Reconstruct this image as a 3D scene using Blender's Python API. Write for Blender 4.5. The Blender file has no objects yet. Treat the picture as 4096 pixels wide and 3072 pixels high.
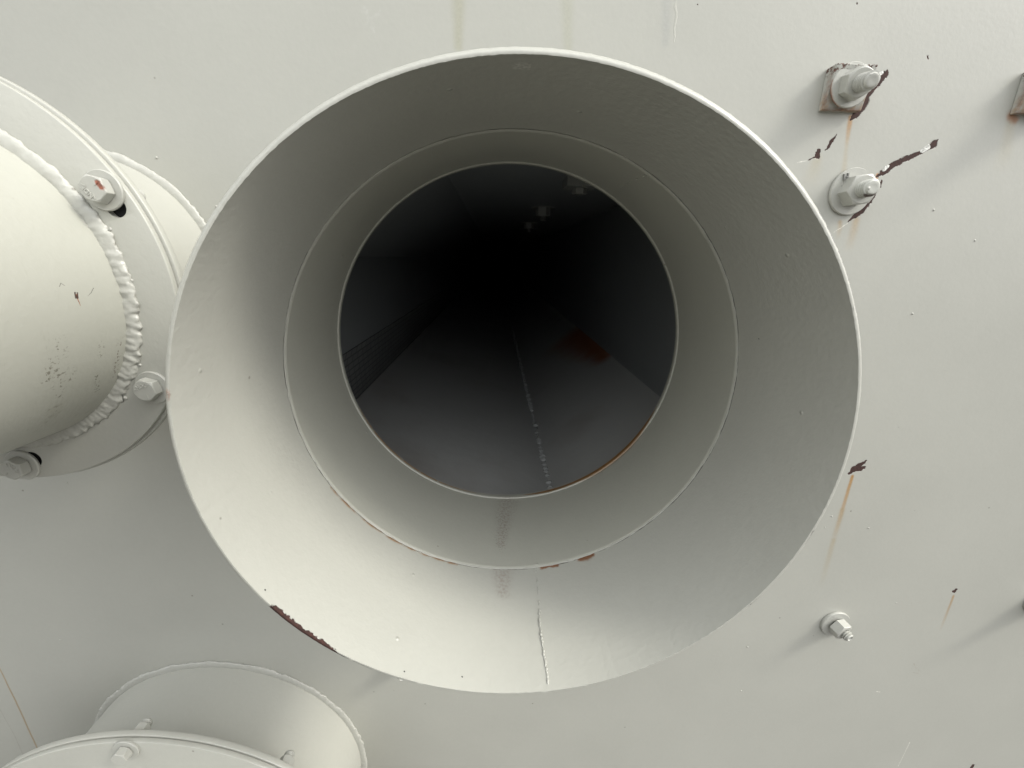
import bpy, bmesh, math, random
from mathutils import Vector, Matrix, noise
random.seed(7)
PI = math.pi
# ------------------------------------------------------------------ camera
H = 1.40                                   # camera height above the ground
F, VX, VY = 1640.0, 1980.0, 1030.0         # focal length and vanishing point of the wall normal, photo pixels
scene = bpy.context.scene
def axes():
    n = Vector((VX-2048, -(VY-1536), -F)).normalized()
    d = Vector((1968-2048, -(7142-1536), -F)); d = (d - n*d.dot(n)).normalized()
    up = -d
    return n.cross(up), n, up
AX, AN, AU = axes()
cam_data = bpy.data.cameras.new('camera'); cam = bpy.data.objects.new('camera', cam_data)
scene.collection.objects.link(cam); scene.camera = cam
cam_data.sensor_width = 36; cam_data.sensor_fit = 'HORIZONTAL'; cam_data.lens = 36*F/4096
cam_data.clip_start = 0.01; cam_data.clip_end = 500
M3 = Matrix((AX, AN, AU))
cam.matrix_world = Matrix.Translation((0, 0, H)) @ M3.to_4x4()
# ------------------------------------------------------------------ light
SUN = Vector((.74, -0.25, 0.67)).normalized()
CLOUD, CLOUD_MIX = 11.8, 0.6
el = math.asin(SUN.z); az = math.atan2(SUN.x, SUN.y)
world = bpy.data.worlds.new('World'); scene.world = world; world.use_nodes = True
wn = world.node_tree; bg = wn.nodes['Background']
sky = wn.nodes.new('ShaderNodeTexSky'); sky.sky_type = 'NISHITA'; sky.sun_disc = False
sky.sun_elevation = el; sky.sun_rotation = az; sky.dust_density = 5; sky.air_density = 1.0
hs = wn.nodes.new('ShaderNodeHueSaturation'); hs.inputs['Saturation'].default_value = 0.22
wn.links.new(sky.outputs[0], hs.inputs['Color'])
# thin cloud layer: paler and brighter towards the zenith, as an overcast sky is
tcw = wn.nodes.new('ShaderNodeTexCoord'); sx = wn.nodes.new('ShaderNodeSeparateXYZ'); wn.links.new(tcw.outputs['Generated'], sx.inputs[0])
mr = wn.nodes.new('ShaderNodeMapRange'); wn.links.new(sx.outputs['Z'], mr.inputs['Value'])
mr.inputs['From Min'].default_value = 0.0; mr.inputs['From Max'].default_value = 1.0
mr.inputs['To Min'].default_value = 0.25; mr.inputs['To Max'].default_value = 1.0
cl = wn.nodes.new('ShaderNodeVectorMath'); cl.operation = 'SCALE'; cl.inputs[0].default_value = (CLOUD*.985, CLOUD, CLOUD*1.0)
wn.links.new(mr.outputs[0], cl.inputs['Scale'])
mxw = wn.nodes.new('ShaderNodeMix'); mxw.data_type = 'RGBA'; mxw.inputs[0].default_value = CLOUD_MIX
wn.links.new(hs.outputs[0], mxw.inputs[6]); wn.links.new(cl.outputs[0], mxw.inputs[7]); wn.links.new(mxw.outputs[2], bg.inputs[0])
bg.inputs[1].default_value = 0.15
sd = bpy.data.lights.new('sun', 'SUN'); sd.energy = 1.05; sd.angle = math.radians(13); sd.color = (1, .965, .86)
so = bpy.data.objects.new('sun', sd); scene.collection.objects.link(so)
so.rotation_euler = (-SUN).to_track_quat('-Z', 'Y').to_euler(); so.location = (3, -1, 4)
scene.view_settings.view_transform = 'Standard'; scene.view_settings.look = 'None'
scene.view_settings.gamma = 1; scene.view_settings.use_curve_mapping = False
scene.view_settings.exposure = 0.95
scene.render.engine = 'CYCLES'
scene.cycles.max_bounces = 7; scene.cycles.diffuse_bounces = 6

# ------------------------------------------------------------------ helpers
def at(px, py, Y):
    r = Vector((px-2048, -(py-1536), -F))
    w = Vector((AX.dot(r), AN.dot(r), AU.dot(r)))
    return Vector((w.x/w.y*Y, Y, w.z/w.y*Y + H))
W = 0.360                                  # distance of the wall's front face
def link(o, parent=None):
    scene.collection.objects.link(o)
    if parent: o.parent = parent
    return o
def tag(o, label, cat, group=None, kind=None):
    o['label'] = label
    if cat: o['category'] = cat
    if group: o['group'] = group
    if kind: o['kind'] = kind
    return o
def empty(name, loc, label, cat, group=None):
    o = bpy.data.objects.new(name, None); o.empty_display_size = .02
    link(o); o.location = loc
    return tag(o, label, cat, group)
def mesh_obj(name, verts, faces, mat, parent=None, uvs=None, smooth=True, angle=38, origin=None, bevel=0):
    """verts in world space; the object's origin is the parent's origin (or origin)"""
    off = Vector(origin) if origin is not None else (parent_loc(parent) if parent else Vector((0, 0, 0)))
    me = bpy.data.meshes.new(name)
    me.from_pydata([tuple(Vector(v)-off) for v in verts], [], faces)
    if uvs:
        l = me.uv_layers.new(name='UVMap')
        for p in me.polygons:
            for li in p.loop_indices: l.data[li].uv = uvs[me.loops[li].vertex_index]
    me.validate()
    bm = bmesh.new(); bm.from_mesh(me); bmesh.ops.recalc_face_normals(bm, faces=bm.faces); bm.to_mesh(me); bm.free()
    if smooth:
        me.polygons.foreach_set('use_smooth', [True]*len(me.polygons))
        me.set_sharp_from_angle(angle=math.radians(angle))
    me.materials.append(mat)
    o = bpy.data.objects.new(name, me); link(o, parent)
    if not parent: o.location = off
    elif origin is not None: o.location = off - parent_loc(parent)
    if bevel:
        b = o.modifiers.new('bevel', 'BEVEL'); b.width = bevel; b.segments = 2; b.limit_method = 'ANGLE'; b.angle_limit = math.radians(35)
    return o
def parent_loc(p):
    v = Vector(p.location)
    while p.parent: p = p.parent; v += Vector(p.location)
    return v
def rev(name, prof, cfun, n, mat, parent=None, closed=False, rfun=None, yfun=None, angle=38, phase=0.0, bottom_zero=True):
    """revolve profile [(r, Y)] round a line through cfun(Y) -> (x, z); u = arc metres, v = metres along the profile"""
    V, UV, Fc = [], [], []
    s = [0.0]
    for i in range(1, len(prof)): s.append(s[-1] + math.hypot(prof[i][0]-prof[i-1][0], prof[i][1]-prof[i-1][1]))
    m = len(prof)
    for j in range(n+1):
        a = -PI + 2*PI*j/n
        for i, (r, y) in enumerate(prof):
            rr = r*(rfun(a, i) if rfun else 1); c = cfun(y)
            if bottom_zero: x, z = c[0]+rr*math.sin(a), c[1]-rr*math.cos(a)
            else: x, z = c[0]+rr*math.cos(a), c[1]+rr*math.sin(a)
            V.append((x, y+(yfun(a, i) if yfun else 0), z)); UV.append((a*.15, s[i]))
    k = m if closed else m-1
    for j in range(n):
        for i in range(k):
            i2 = (i+1) % m
            Fc.append((j*m+i, j*m+i2, (j+1)*m+i2, (j+1)*m+i))
    o = mesh_obj(name, V, Fc, mat, parent, UV, angle=angle)
    return o
def nz(x, y=0.0, z=0.0): return noise.noise(Vector((x, y, z)))
def weld_ring(name, c, y, R, wr, wy, mat, parent, n=900, m=12, seed=0.0, bump=.25, a0=-PI, a1=PI, ripple=0.0, lump=lambda a: 0.0):
    V, Fc = [], []
    full = abs((a1-a0)-2*PI) < 1e-6
    N = n if full else n+1
    for j in range(N):
        a = a0+(a1-a0)*j/n; L = a*R
        w1 = 1 + bump*.5*nz(L*45, seed)
        w2 = 1 + bump*.4*nz(L*50, seed+9)
        dr = wr*.22*nz(L*35, seed+20) + wr*.10*nz(L*150, seed+21)
        if ripple: w2 *= 1+ripple*abs(math.sin(L*PI/.006 + 2*nz(L*30, seed)))
        for i in range(m):
            b = 2*PI*i/m
            k = 1+.75*bump*nz(L*170, math.cos(b)*1.6+seed, math.sin(b)*1.6+3)+.55*bump*nz(L*420, math.cos(b)*3.0+seed, math.sin(b)*3.0)+lump(a)*nz(L*300, math.cos(b)*2.2, math.sin(b)*2.2+seed)
            r = R + dr + wr*w1*k*math.cos(b); yy = y + wy*w2*k*math.sin(b)
            V.append((c[0]+r*math.cos(a), yy, c[1]+r*math.sin(a)))
    for j in range(n):
        j2 = (j+1) % N if full else j+1
        for i in range(m):
            Fc.append((j*m+i, j*m+(i+1) % m, j2*m+(i+1) % m, j2*m+i))
    return mesh_obj(name, V, Fc, mat, parent, angle=180)

# ------------------------------------------------------------------ materials
class NT:
    def __init__(s, name):
        s.m = bpy.data.materials.new(name); s.m.use_nodes = True; s.t = s.m.node_tree; s.N = s.t.nodes
        s.b = s.N['Principled BSDF']
    def new(s, t, **k):
        n = s.N.new(t)
        for a, v in k.items(): setattr(n, a, v)
        return n
    def put(s, sock, v):
        if isinstance(v, bpy.types.NodeSocket): s.t.links.new(v, sock)
        else: sock.default_value = v
    def math(s, op, a, b=0.0, c=None, clamp=False):
        n = s.new('ShaderNodeMath', operation=op, use_clamp=clamp); s.put(n.inputs[0], a); s.put(n.inputs[1], b)
        if c is not None: s.put(n.inputs[2], c)
        return n.outputs[0]
    def vmath(s, op, a, b=(0, 0, 0), scale=None):
        n = s.new('ShaderNodeVectorMath', operation=op); s.put(n.inputs[0], a)
        if op not in ('LENGTH', 'SCALE'): s.put(n.inputs[1], b)
        if scale is not None: s.put(n.inputs['Scale'], scale)
        return n.outputs['Value'] if op in ('LENGTH', 'DOT_PRODUCT', 'DISTANCE') else n.outputs['Vector']
    def noise(s, v, scale, detail=2.0, rough=.5, out='Fac'):
        n = s.new('ShaderNodeTexNoise'); s.put(n.inputs['Vector'], v); n.inputs['Scale'].default_value = scale
        n.inputs['Detail'].default_value = detail; n.inputs['Roughness'].default_value = rough
        return n.outputs[out]
    def remap(s, v, a, b, c=0.0, d=1.0, smooth=True):
        n = s.new('ShaderNodeMapRange'); n.interpolation_type = 'SMOOTHSTEP' if smooth else 'LINEAR'
        s.put(n.inputs['Value'], v); s.put(n.inputs['From Min'], a); s.put(n.inputs['From Max'], b)
        s.put(n.inputs['To Min'], c); s.put(n.inputs['To Max'], d)
        return n.outputs['Result']
    def mix(s, f, a, b):
        n = s.new('ShaderNodeMix', data_type='RGBA'); s.put(n.inputs[0], f)
        s.put(n.inputs[6], a if isinstance(a, bpy.types.NodeSocket) else (*a, 1)); s.put(n.inputs[7], b if isinstance(b, bpy.types.NodeSocket) else (*b, 1))
        return n.outputs[2]
    def warp(s, P, scale, amp):
        c = s.noise(P, scale, 3, .6, 'Color')
        return s.vmath('ADD', P, s.vmath('SCALE', s.vmath('SUBTRACT', c, (.5, .5, .5)), scale=amp))
    def seg(s, P, a, b, wa, wb, soft=.15, fade=False):
        a, b = Vector(a), Vector(b); ba = b-a; L2 = max(ba.length_squared, 1e-12)
        pa = s.vmath('SUBTRACT', P, tuple(a))
        h = s.math('MULTIPLY', s.vmath('DOT_PRODUCT', pa, tuple(ba)), 1/L2, clamp=True)
        d = s.vmath('LENGTH', s.vmath('SUBTRACT', pa, s.vmath('SCALE', tuple(ba), scale=h)))
        w = s.math('MULTIPLY_ADD', h, wb-wa, wa)
        m = s.remap(s.math('DIVIDE', d, w), 1-soft, 1+soft, 1.0, 0.0)
        if fade: m = s.math('MULTIPLY', m, s.math('SUBTRACT', 1.0, h))
        return m
    def poly(s, P, pts, soft=.15, fade=False):
        m = None
        for i in range(len(pts)-1):
            (a, wa), (b, wb) = pts[i], pts[i+1]
            k = s.seg(P, a, b, wa, wb, soft, fade)
            m = k if m is None else s.math('MAXIMUM', m, k)
        return m
RUST_DARK = (.040, .0130, .0090); RUST = (.26, .085, .022); TAN = (.42, .27, .12)
def paint(name, base=(.412,.412,.376), stains=(), uv=False, rough=.42, bump=1.0, specks=.5, grain=1.0, dirt=0.0, streaky=False):
    """weathered grey-white enamel; stains = list of dicts(pts, col, soft, fade, k, warp=(scale, amp), depth)"""
    t = NT(name)
    tc = t.new('ShaderNodeTexCoord'); O = tc.outputs['Object']; P = tc.outputs['UV'] if uv else O
    col = base
    big = t.noise(O, 9, 3, .55); fine = t.noise(O, 260, 2, .5)
    mott = t.math('MULTIPLY_ADD', big, .14, .93)
    mott = t.math('MULTIPLY', mott, t.math('MULTIPLY_ADD', fine, .05*grain, 1-.025*grain))
    sc = t.new('ShaderNodeVectorMath', operation='SCALE'); sc.inputs[0].default_value = base; t.put(sc.inputs['Scale'], mott)
    col = sc.outputs[0]
    # small specks of dirt
    vo = t.new('ShaderNodeTexVoronoi'); t.put(vo.inputs['Vector'], O); vo.inputs['Scale'].default_value = 85
    gate = t.math('GREATER_THAN', t.new('ShaderNodeSeparateColor').outputs[0], .5)
    sepc = t.new('ShaderNodeSeparateColor'); t.put(sepc.inputs[0], vo.outputs['Color'])
    gate = t.math('GREATER_THAN', sepc.outputs[0], 1-.10*specks)
    sp = t.math('MULTIPLY', gate, t.remap(vo.outputs['Distance'], .05, .11, 1.0, 0.0))
    pimp = t.math('MULTIPLY', t.math('GREATER_THAN', sepc.outputs[1], .95), t.remap(vo.outputs['Distance'], .0, .14, 1.0, 0.0))
    col = t.mix(t.math('MULTIPLY', sp, .55), col, (.10, .085, .06))
    if dirt:
        sv = t.vmath('MULTIPLY', O, (1, 1, .12)) if streaky else O
        dm = t.remap(t.noise(sv, 60, 4, .7), .60, .78, 0, dirt)
        dm2 = t.math('MULTIPLY', dm, t.remap(t.noise(O, 420, 3, .7), .5, .62))
        col = t.mix(dm2, col, (.11, .10, .07))
        col = t.mix(t.math('MULTIPLY', dm, .35), col, (.28, .26, .20))
    height = t.math('MULTIPLY', t.noise(O, 330, 2, .5), .00016*bump)
    height = t.math('ADD', height, t.math('MULTIPLY', t.noise(O, 38, 2, .5), .0003*bump))
    height = t.math('ADD', height, t.math('MULTIPLY', pimp, .0005))
    rgh = rough; warps = {}
    chip_any = None
    for sdic in stains:
        wk = sdic.get('warp', (220, .0035))
        if wk not in warps: warps[wk] = t.warp(P, *wk)
        m = None
        for pts in sdic['pts']:
            k = t.poly(warps[wk], pts, sdic.get('soft', .15), sdic.get('fade', False))
            m = k if m is None else t.math('MAXIMUM', m, k)
        if sdic.get('patchy'):
            sc_, lo, hi = sdic['patchy']
            m = t.math('MULTIPLY', m, t.remap(t.noise(P, sc_, 3, .6), lo, hi))
        c = sdic['col']
        lo_, hi_ = (.9, 1.1) if sdic.get('fade') or sdic.get('soft', .15) > .5 else (.65, 1.4)
        cn = t.mix(t.remap(t.noise(O, 500, 3, .6), .35, .7), tuple(x*lo_ for x in c), tuple(min(1, x*hi_) for x in c))
        mk = t.math('MULTIPLY', m, sdic.get('k', 1.0))
        if sdic.get('halo'):
            pass
        col = t.mix(mk, col, cn)
        dpt = sdic.get('depth', 0)
        if dpt:
            height = t.math('SUBTRACT', height, t.math('MULTIPLY', m, dpt))
            chip_any = m if chip_any is None else t.math('MAXIMUM', chip_any, m)
    if chip_any is not None: rgh = t.math('MULTIPLY_ADD', chip_any, .85-rough, rough)
    bp = t.new('ShaderNodeBump'); bp.inputs['Distance'].default_value = 1.0; bp.inputs['Strength'].default_value = 1.0
    t.put(bp.inputs['Height'], height); t.put(t.b.inputs['Normal'], bp.outputs[0])
    t.put(t.b.inputs['Base Color'], col); t.put(t.b.inputs['Roughness'], rgh)
    t.b.inputs['Specular IOR Level'].default_value = .62
    return t.m
def wp(x, y): return tuple(at(x, y, W))
PXW = W/F                                  # metres per photo pixel at the wall
def pl(*a): return [(wp(x, y), w*PXW) for x, y, w in a]

CREAM = (.412, .412, .372)
wall_stains = [
    # yellowish water stains and drips near the top
    dict(pts=[pl((1830, -60, 22), (1834, 190, 12))], col=(.33, .32, .22), soft=.9, k=.5, warp=(40, .004)),
    dict(pts=[pl((2268, -60, 20), (2272, 200, 14))], col=(.35, .35, .26), soft=.9, k=.4, warp=(40, .004)),
    dict(pts=[pl((2668, -60, 16), (2664, 170, 12))], col=(.33, .335, .32), soft=.9, k=.4, warp=(40, .004)),
    dict(pts=[pl((2710, -60, 3), (2700, 90, 3), (2696, 170, 1.5))], col=(.52, .52, .47), soft=.7, k=.5, warp=(90, .005), depth=-.00012),
    dict(pts=[pl((1450, 20, 6), (1500, 130, 5)), pl((1460, 90, 4), (1520, 40, 4))], col=(.47, .475, .44), soft=.9, k=.35, warp=(120, .012)),
    # rusty runs
    dict(pts=[pl((3401, 474, 9), (3388, 580, 6), (3374, 690, 9))], col=(.40, .31, .17), soft=.9, k=.3, warp=(60, .002)),
    dict(pts=[pl((3402, 470, 8), (3386, 590, 7))], col=(.38, .20, .065), soft=.7, fade=True, k=.95, warp=(60, .0015)),
    dict(pts=[pl((3425, 880, 12), (3392, 1010, 16)), pl((3360, 890, 8), (3352, 960, 8))], col=(.40, .29, .16), soft=.9, fade=True, k=.6, warp=(60, .003)),
    dict(pts=[pl((3509, 700, 6), (3500, 735, 5))], col=(.40, .20, .08), soft=.5, k=.8, warp=(60, .001)),
    dict(pts=[pl((3409, 1905, 7), (3331, 2172, 11))], col=(.37, .215, .08), soft=.7, fade=True, k=1.0, warp=(50, .0015)),
    dict(pts=[pl((3370, 2040, 12), (3331, 2172, 14)), pl((3335, 2160, 12), (3280, 2356, 12))], col=(.36, .29, .18), soft=.9, fade=True, k=.5, warp=(50, .002)),
    dict(pts=[pl((3814, 2384, 6), (3758, 2530, 7))], col=(.36, .23, .11), soft=.7, fade=True, k=.8, warp=(50, .001)),
    dict(pts=[pl((-10, 2655, 3), (80, 2842, 4), (160, 3018, 4))], col=(.34, .24, .13), soft=.6, k=.75, warp=(60, .0012)),
    dict(pts=[pl((-10, 2820, 2), (60, 2945, 2.5), (108, 3060, 2.5))], col=(.36, .35, .31), soft=.6, k=.7, warp=(60, .0012)),
    dict(pts=[pl((3268, 640, 16), (3230, 760, 30))], col=(.40, .35, .23), soft=.9, fade=True, k=.4, warp=(50, .003)),
    dict(pts=[pl((4050, 470, 14), (4000, 700, 30))], col=(.40, .35, .23), soft=.9, fade=True, k=.45, warp=(50, .003)),
    dict(pts=[pl((4046, 462, 15), (4060, 480, 12))], col=(.35, .13, .045), soft=.9, k=.7),
    # paint chips down to brown primer
    dict(pts=[pl((3548, 288, 5), (3540, 300, 11), (3514, 326, 13), (3492, 356, 10), (3466, 382, 12)),
              pl((3466, 382, 12), (3452, 420, 17), (3434, 446, 13), (3412, 468, 9), (3400, 480, 3)),
              pl((3755, 556, 2), (3738, 576, 13), (3708, 598, 7)),
              pl((3708, 600, 3), (3655, 622, 10), (3610, 642, 9), (3570, 662, 12), (3530, 690, 10), (3506, 706, 4)),
              pl((3527, 724, 4), (3520, 745, 6)),
              pl((3498, 780, 7), (3467, 822, 10), (3434, 852, 12), (3410, 872, 6), (3394, 889, 2)),
              pl((3345, 538, 2), (3322, 572, 7), (3302, 602, 2)),
              pl((3275, 606, 9), (3270, 622, 10)), pl((3262, 628, 3), (3238, 637, 2)),
              pl((3466, 1842, 3), (3440, 1860, 13), (3412, 1878, 15), (3396, 1894, 6)),
              pl((3455, 1872, 9), (3420, 1880, 12)),
              pl((3824, 2358, 8), (3816, 2366, 9)), pl((3894, 3060, 9), (3886, 3070, 10)),
              pl((3712, 228, 2.5), (3714, 236, 2.5)), pl((2788, 20, 2), (2789, 22, 2)),
              pl((3428, 13, 3), (3429, 15, 3))],
         col=RUST_DARK, soft=.16, depth=.00035, warp=(260, .0042)),
    dict(pts=[pl((3712, 590, 9), (3690, 604, 7)), pl((3550, 668, 7), (3534, 680, 6)), pl((3520, 296, 6), (3530, 290, 4))],
         col=(.72, .72, .68), soft=.2, k=.95, warp=(260, .003), depth=-.0005),
    dict(pts=[pl((3392, 890, 1.5), (3336, 930, 1.2)), pl((3640, 2968, 2), (3592, 3066, 1.5)), pl((3505, 2766, 2), (3520, 2768, 2)), pl((3190, 650, 2), (3225, 642, 1.5))],
         col=(.70, .69, .63), soft=.5, k=.8, warp=(120, .002)),
    dict(pts=[pl((3655, 2655, 3), (3664, 2672, 2), (3676, 2682, 3)), pl((3652, 2690, 2), (3672, 2694, 2))], col=(.33, .28, .22), soft=.7, k=.6, warp=(300, .006)),
]
REG = dict(top=(1300, -400, 2820, 215), bolt=(3100, -200, 3800, 512), chips=(3100, 512, 3900, 1100), edge=(3900, 380, 4400, 900), lower=(3100, 1700, 4096, 3200), corner=(-300, 2560, 330, 3400))
def in_reg(p, r):
    a, b = at(REG[r][0], REG[r][1], W), at(REG[r][2], REG[r][3], W); c0, c1 = at(REG[r][0], REG[r][3], W), at(REG[r][2], REG[r][1], W)
    x0, x1, z0, z1 = min(a.x, c0.x), max(b.x, c1.x), min(b.z, c0.z), max(a.z, c1.z)
    return (x0, x1, z0, z1)
BOX = {r: in_reg(None, r) for r in REG}
def stains_in(r):
    x0, x1, z0, z1 = BOX[r]; out = []
    for d in wall_stains:
        ps = [p for p in d['pts'] if any(x0-.01 < q[0][0] < x1+.01 and z0-.01 < q[0][2] < z1+.01 for q in p)]
        if ps: out.append(dict(d, pts=ps))
    return out
WALLK = dict(rough=.40, specks=.35, bump=.45)
M_wall = paint('wall_paint', CREAM, (), **WALLK)
M_reg = {r: paint('wall_paint_'+r, CREAM, stains_in(r), **WALLK) for r in REG}
M_paint = paint('pipe_paint', CREAM, rough=.36, specks=.3)
M_weld = paint('weld_paint', (.427,.427,.39), rough=.40, specks=1.5, bump=2.0)
M_hard = paint('bolt_paint', (.412,.412,.376), rough=.38, specks=.8, bump=.8)
def dark_mat(name, c, r=.8):
    t = NT(name); O = t.new('ShaderNodeTexCoord').outputs['Object']
    k = t.mix(t.noise(O, 400, 3, .6), tuple(x*.6 for x in c), tuple(x*1.4 for x in c))
    t.put(t.b.inputs['Base Color'], k); t.b.inputs['Roughness'].default_value = r; return t.m
M_rust = dark_mat('rust_scale', (.16, .05, .02))

# ------------------------------------------------------------------ the setting
def grid_plane(name, x0, x1, y0, y1, z, mat):
    return mesh_obj(name, [(x0, y0, z), (x1, y0, z), (x1, y1, z), (x0, y1, z)], [(0, 1, 2, 3)], mat, smooth=False)
g = NT('gravel_ground'); O = g.new('ShaderNodeTexCoord').outputs['Object']
g.put(g.b.inputs['Base Color'], g.mix(g.noise(O, 30, 4, .7), (.035, .032, .028), (.07, .065, .055))); g.b.inputs['Roughness'].default_value = .9
gr = grid_plane('ground', -60, 60, -60, 60, 0, g.m); gr['kind'] = 'structure'; gr['label'] = 'dull grey gravel ground below the steel wall'

# mouth of the inlet pipe: centre line and radii (x, z) as a function of Y
def pc(y): return (.0141, H-.0785-.032*(.359-y))
R_T, Y_T, Y_R, Y_M = .150, .3595, .2648, .1768   # tube radius, throat, ring, mouth
# wall plate with the round hole
hw = R_T + .0035
wv, wf = [], []
nc = 128; cx, cz = pc(W)
def rect_hit(a):
    c, s = math.cos(a), math.sin(a); x0, x1, z0, z1 = -3.2, 3.2, .0, 3.4
    t = 1e9
    if c > 1e-9: t = min(t, (x1-cx)/c)
    if c < -1e-9: t = min(t, (x0-cx)/c)
    if s > 1e-9: t = min(t, (z1-cz)/s)
    if s < -1e-9: t = min(t, (z0-cz)/s)
    return cx+c*t, cz+s*t
angs = sorted([2*PI*i/nc for i in range(nc)] + [math.atan2(z-cz, x-cx) % (2*PI) for x in (-3.2, 3.2) for z in (0, 3.4)])
na = len(angs)
for yy in (W, W+.008):
    for a in angs: wv.append((cx+hw*math.cos(a), yy, cz+hw*math.sin(a)))
    for a in angs: x, z = rect_hit(a); wv.append((x, yy, z))
for i in range(na):
    j = (i+1) % na
    wf += [(i, j, na+j, na+i), (2*na+i, 3*na+i, 3*na+j, 2*na+j), (i, 2*na+i, 2*na+j, j), (na+i, na+j, 3*na+j, 3*na+i)]
wall = mesh_obj('steel_wall', wv, wf, M_wall, smooth=False)
bm = bmesh.new(); bm.from_mesh(wall.data)
xs = sorted({v for b in BOX.values() for v in b[:2]}); zs = sorted({v for b in BOX.values() for v in b[2:]})
for v in xs: bmesh.ops.bisect_plane(bm, geom=bm.verts[:]+bm.edges[:]+bm.faces[:], plane_co=(v, 0, 0), plane_no=(1, 0, 0))
for v in zs: bmesh.ops.bisect_plane(bm, geom=bm.verts[:]+bm.edges[:]+bm.faces[:], plane_co=(0, 0, v), plane_no=(0, 0, 1))
names = list(REG)
for r in names: wall.data.materials.append(M_reg[r])
for f in bm.faces:
    c_ = f.calc_center_median()
    if c_.y < W+.001:
        for k, r in enumerate(names):
            b = BOX[r]
            if b[0] < c_.x < b[1] and b[2] < c_.z < b[3]: f.material_index = k+1; break
bm.to_mesh(wall.data); bm.free()
tag(wall, 'flat wall of steel plate painted grey-white, chipped to brown rust around the bolts', 'wall')

# ------------------------------------------------------------------ inlet pipe
def on_inlet(px, py, Rf, ya, yb):
    """(u, Y) where the sight line of a photo pixel meets the inside of the pipe"""
    def g_(y):
        p = at(px, py, y); c = pc(y); return math.hypot(p.x-c[0], p.z-c[1])-Rf(y)
    for _ in range(50):
        m = (ya+yb)/2
        if (g_(ya) > 0) == (g_(m) > 0): ya = m
        else: yb = m
    p = at(px, py, ya); c = pc(ya)
    return math.atan2(p.x-c[0], -(p.z-c[1])), ya
inlet = empty('inlet_pipe', (cx, W, cz), 'wide round open pipe mouth in the middle, grey-white inside with a dark throat', 'pipe')
RI0, RI1 = .1512, .1584                    # collar inside radius at the ring and at the mouth
def RC(y): return RI0+(RI1-RI0)*(Y_R-y)/(Y_R-Y_M)
def cuv(px, py):
    a, y = on_inlet(px, py, RC, .20, .45) if False else on_inlet(px, py, RC, .12, .60)
    return (a*.15, Y_R+.02-y, 0)
def tuv(px, py):
    a, y = on_inlet(px, py, lambda q: R_T, .12, .60)
    return (a*.15, y-Y_R-.001, 0)
def mouth_u(px, py):
    p = at(px, py, Y_M); c = pc(Y_M); return math.atan2(p.x-c[0], -(p.z-c[1]))*.15
vm = Y_R+.02-Y_M                           # v at the start of the lip
LIPV = vm+.0005
def lip(ps): return [((mouth_u(x, y), LIPV+dv, 0), w) for x, y, dv, w in ps]
def cpl(*a): return [(cuv(x, y), w) for x, y, w in a]
def tpl(*a): return [(tuv(x, y), w) for x, y, w in a]
ring_pts = [(1345, 1935), (1400, 2000), (1480, 2070), (1580, 2140), (1700, 2200), (1830, 2245)]
def ring_u(px, py):
    p = at(px, py, Y_R); c = pc(Y_R); return math.atan2(p.x-c[0], -(p.z-c[1]))*.15
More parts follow.
